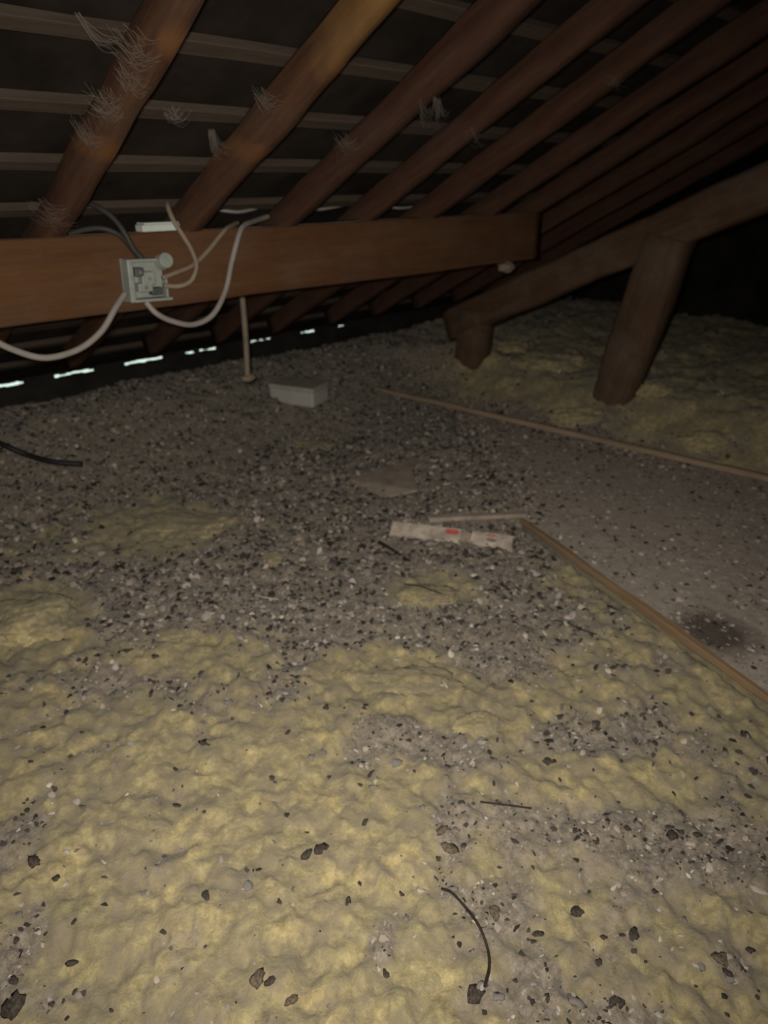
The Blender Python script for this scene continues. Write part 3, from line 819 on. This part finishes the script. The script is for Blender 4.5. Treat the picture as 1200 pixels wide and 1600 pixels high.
ground_line('twig', [(750, 1256, 0.004), (790, 1262, 0.006), (830, 1266, 0.004)], 0.0020, M['twig'], 'thin dark twig lying level right of the brown streak', 'twig', 1.0)
ground_line('twig', [(592, 852, 0.006), (612, 864, 0.008), (640, 882, 0.006)], 0.007, M['twig'], 'stubby dark stick under the left end of the printed strip', 'twig', 1.0, taper=lambda t: 1 - 0.5 * t)

# ------------------------------------------------------------------ junction box on the purlin
JY = 1.995
jx0, jx1 = on_y(190, 440, JY).x, on_y(252, 440, JY).x
jc = on_y(222, 436, JY)
jb = empty('junction_box', (jc.x, JY, jc.z), (0, math.radians(2), 0)); tag(jb, 'open grey cable junction box screwed to the purlin', 'junction box')
W, Hh, D = 0.062, 0.058, 0.045
box('back_plate', -W, W, -0.006, 0.002, -Hh, Hh, M['grey_plastic'], jb, 0.002)
box('side_wall', -W, -W + 0.016, -D, -0.005, -Hh, Hh, M['grey_plastic'], jb, 0.003)
box('side_wall', W - 0.006, W, -D * 0.75, -0.005, -Hh, Hh * 0.1, M['grey_plastic'], jb, 0.002)
box('side_wall', -W + 0.015, W, -D, -0.005, Hh - 0.008, Hh, M['grey_plastic'], jb, 0.002)
box('side_wall', -W + 0.015, W + 0.006, -D, -0.005, -Hh, -Hh + 0.008, M['grey_plastic'], jb, 0.002)
bm = bmesh.new()
bmesh.ops.create_cone(bm, cap_ends=True, segments=20, radius1=0.024, radius2=0.021, depth=0.03, matrix=Matrix.Translation((W - 0.012, -0.045, Hh - 0.008)) @ Matrix.Rotation(math.radians(75), 4, 'X'))
o = link('cover_cap', bm_mesh(bm, 'cover_cap', 0.002), M['grey_plastic'], jb)
for (tx, tz, w2, h2) in ((-0.022, 0.022, 0.014, 0.012), (0.004, 0.004, 0.020, 0.018), (-0.008, -0.020, 0.022, 0.012)):
    t = box('terminal', tx - w2, tx + w2, -0.034, -0.005, tz - h2, tz + h2, M['dark_plastic' if tz > 0.02 else 'grey_plastic'], jb, 0.003)
    bm = bmesh.new(); bmesh.ops.create_cone(bm, cap_ends=True, segments=10, radius1=0.005, radius2=0.005, depth=0.006, matrix=Matrix.Translation((tx, -0.036, tz)) @ Matrix.Rotation(math.pi / 2, 4, 'X'))
    link('screw', bm_mesh(bm, 'screw'), M['steel'], t)
box('terminal', 0.012, 0.048, -0.030, -0.005, -0.044, -0.022, M['dark_plastic'], jb, 0.004)

# ------------------------------------------------------------------ cables
def cable(name, pts, r, mat, label, cat='cable'):
    P = [on_y(px, py, yy) for (px, py, yy) in pts]
    return tag(tube(name, P, r * 0.82, mat, sub=10, k=10), label, cat)
cable('cable', [(196, 458, 1.965), (180, 482, 1.95), (158, 518, 1.95), (122, 546, 1.95), (72, 559, 1.95), (25, 548, 1.95), (-20, 524, 1.95), (-60, 480, 1.96)], 0.0105, M['cable'], 'thick pale cable looping from the junction box to the left edge')
cable('cable', [(228, 472, 1.96), (245, 490, 1.945), (270, 502, 1.945), (302, 507, 1.945), (332, 492, 1.95), (352, 455, 1.965), (362, 410, 1.975), (374, 365, 1.98), (382, 352, 2.0), (396, 346, 2.04), (420, 338, 2.10)], 0.010, M['cable'], 'thick pale cable hanging in a loop right of the junction box')
cable('cable', [(254, 434, 1.96), (275, 426, 1.965), (302, 414, 1.975), (325, 392, 1.98), (346, 366, 1.98), (356, 356, 1.995), (372, 348, 2.05)], 0.0085, M['cable_tan'], 'tan cable rising from the box straight over the purlin')
cable('cable', [(256, 446, 1.96), (280, 447, 1.955), (299, 438, 1.955), (307, 416, 1.955), (300, 392, 1.955), (286, 368, 1.96), (272, 346, 1.975), (263, 325, 2.0), (262, 316, 2.03)], 0.0085, M['cable_tan'], 'tan cable curling up from the box past the second rafter foot')
cable('cable', [(222, 404, 1.96), (208, 388, 1.965), (196, 366, 1.97), (178, 342, 1.99), (155, 325, 2.02), (130, 314, 2.06), (108, 306, 2.10)], 0.0095, M['cable_dark'], 'dark cable running from the box up behind the leftmost rafter')
cable('cable', [(218, 404, 1.985), (202, 384, 1.985), (184, 366, 1.985), (160, 357, 2.0), (132, 359, 2.03), (108, 366, 2.06)], 0.0090, M['cable_dark'], 'dark cable bending from the box along the purlin top')
cable('cable', [(200, 372, 2.02), (188, 352, 2.03), (168, 332, 2.05), (140, 316, 2.09), (112, 303, 2.13)], 0.0075, M['cable'], 'grey cable above the dark ones beside the leftmost rafter')
cable('cable', [(30, 296, 2.14), (44, 308, 2.12), (60, 312, 2.10), (80, 308, 2.12)], 0.006, M['cable'], 'short grey cable bend left of the leftmost rafter')
cable('cable', [(322, 322, 2.12), (345, 328, 2.10), (372, 331, 2.09), (398, 326, 2.10), (425, 316, 2.12)], 0.0065, M['cable'], 'grey cable sagging between the second and third rafter feet')
cable('cable', [(468, 322, 2.14), (495, 327, 2.11), (525, 323, 2.11), (556, 315, 2.13)], 0.0060, M['cable'], 'grey cable sagging between the third and fourth rafter feet')
cable('cable', [(595, 322, 2.14), (630, 325, 2.11), (665, 318, 2.13)], 0.0055, M['cable'], 'grey cable sagging between the fourth and fifth rafter feet')
cable('cable', [(700, 318, 2.14), (735, 312, 2.12), (775, 292, 2.12)], 0.0045, M['cable_tan'], 'thin cable rising past the fifth rafter foot')
hc = empty('hanging_cable', on_y(386, 590, 2.45)); tag(hc, 'pale cable hanging straight down under the purlin', 'cable')
inv = Matrix.Translation(-hc.location)
o = tube('sheath', [on_y(376, 440, 2.45), on_y(380, 480, 2.45), on_y(384, 530, 2.45), on_y(386, 575, 2.45), on_y(387, 590, 2.45)], 0.012, M['cable_tan'], hc); o.matrix_parent_inverse = inv
bm = bmesh.new(); e = on_y(388, 590, 2.45)
bmesh.ops.create_icosphere(bm, subdivisions=3, radius=1.0)
for v in bm.verts: v.co = e + Vector((v.co.x * 0.034, v.co.y * 0.025, v.co.z * 0.017)) * (1 + 0.2 * mnoise.noise(v.co * 2))
o = link('end_fitting', bm_mesh(bm, 'end_fitting', smooth=True), M['cable_tan'], hc); o.matrix_parent_inverse = inv

# short white trunking on the purlin top
c0 = on_y(218, 362, 2.03); c1 = on_y(276, 360, 2.03)
tk = empty('cable_trunking', ((c0.x + c1.x) / 2, 2.03, 1.064)); tag(tk, 'short white plastic trunking lying on the purlin top', 'trunking')
hl = (c1.x - c0.x) / 2
box('channel', -hl, hl, -0.022, 0.022, 0.0, 0.018, M['white_plastic'], tk, 0.002)
box('cover', -hl + 0.006, hl - 0.004, -0.024, 0.024, 0.0185, 0.024, M['white_plastic'], tk, 0.002)
# pale wad of fluff stuck under the purlin near its far end
bm = bmesh.new(); bmesh.ops.create_icosphere(bm, subdivisions=3, radius=1.0)
for v in bm.verts: v.co = Vector((v.co.x * 0.040, v.co.y * 0.036, v.co.z * 0.024)) * (1 + 0.35 * mnoise.noise(v.co * 1.7))
o = link('fluff_wad', bm_mesh(bm, 'fluff_wad', smooth=True), M['cable_tan']); o.location = (2.815, 2.01, 0.838)
tag(o, 'pale wad of fluff under the far end of the purlin', 'fluff')

# ------------------------------------------------------------------ cobwebs on the rafters
def on_roof(px, py, up=0.0):
    d = ray(px, py); t = (SOFFIT0 + up + 2 * SLOPE - CAM_H) / (d.z + SLOPE * d.y)
    return Vector((0, 0, CAM_H)) + d * t
def cobweb(px, py, dx, dy, label, n=7, spread=14, r=0.0007, drop=-0.008):
    bm = bmesh.new(); rr = random.Random(px * 3 + py)
    for k in range(n * 4):
        ox, oy = rr.uniform(-spread, spread), rr.uniform(-spread, spread)
        a = on_roof(px + ox, py + oy, drop); b2 = on_roof(px + dx + ox * 0.6 + rr.uniform(-14, 14), py + dy + oy * 0.6 + rr.uniform(-14, 14), drop)
        m1 = a.lerp(b2, 0.5) - Vector((0, 0, rr.uniform(0.004, 0.02)))
        tube_bm(bm, spline([a, m1, b2], 6), r * rr.uniform(0.6, 1.5), 5)
    o = link('cobweb', bm_mesh(bm, 'cobweb', smooth=True), M['cobweb']); return tag(o, label, 'cobweb', 'cobwebs on the rafters')
cobweb(120, 22, 62, 48, 'long cobweb strand left of the leftmost rafter top', 3, 4, 0.0010)
cobweb(190, 60, 40, 25, 'dusty cobweb wisps high on the leftmost rafter', 9, 26)
cobweb(195, 110, 25, 18, 'dusty cobweb tangle below the highest wisps on the leftmost rafter', 9, 20)
cobweb(150, 150, 30, 18, 'dusty cobweb tangle midway on the leftmost rafter', 10, 24)
cobweb(125, 195, 25, 25, 'dusty cobweb tangle low on the leftmost rafter', 9, 18)
cobweb(60, 325, 40, 15, 'dusty cobweb wisps at the foot of the leftmost rafter', 8, 20)
cobweb(262, 172, 20, 10, 'small cobweb between the first and second rafters', 6, 8)
cobweb(330, 205, 14, 32, 'hanging cobweb on the left of the second rafter', 6, 5, 0.0014, -0.03)
cobweb(405, 145, 24, 18, 'small cobweb on the left face of the second rafter', 7, 12)
cobweb(530, 215, 22, 14, 'small cobweb on the third rafter', 7, 12)
cobweb(682, 155, 6, 28, 'curled cobweb hanging between third and fourth rafters', 6, 5, 0.0014, -0.03)
cobweb(660, 165, 14, 22, 'small cobweb on the fourth rafter', 6, 12)
cobweb(735, 205, 14, 12, 'tiny cobweb low on the fourth rafter', 5, 9)
cobweb(955, 122, 14, 6, 'tiny cobweb on the fifth rafter', 5, 9)
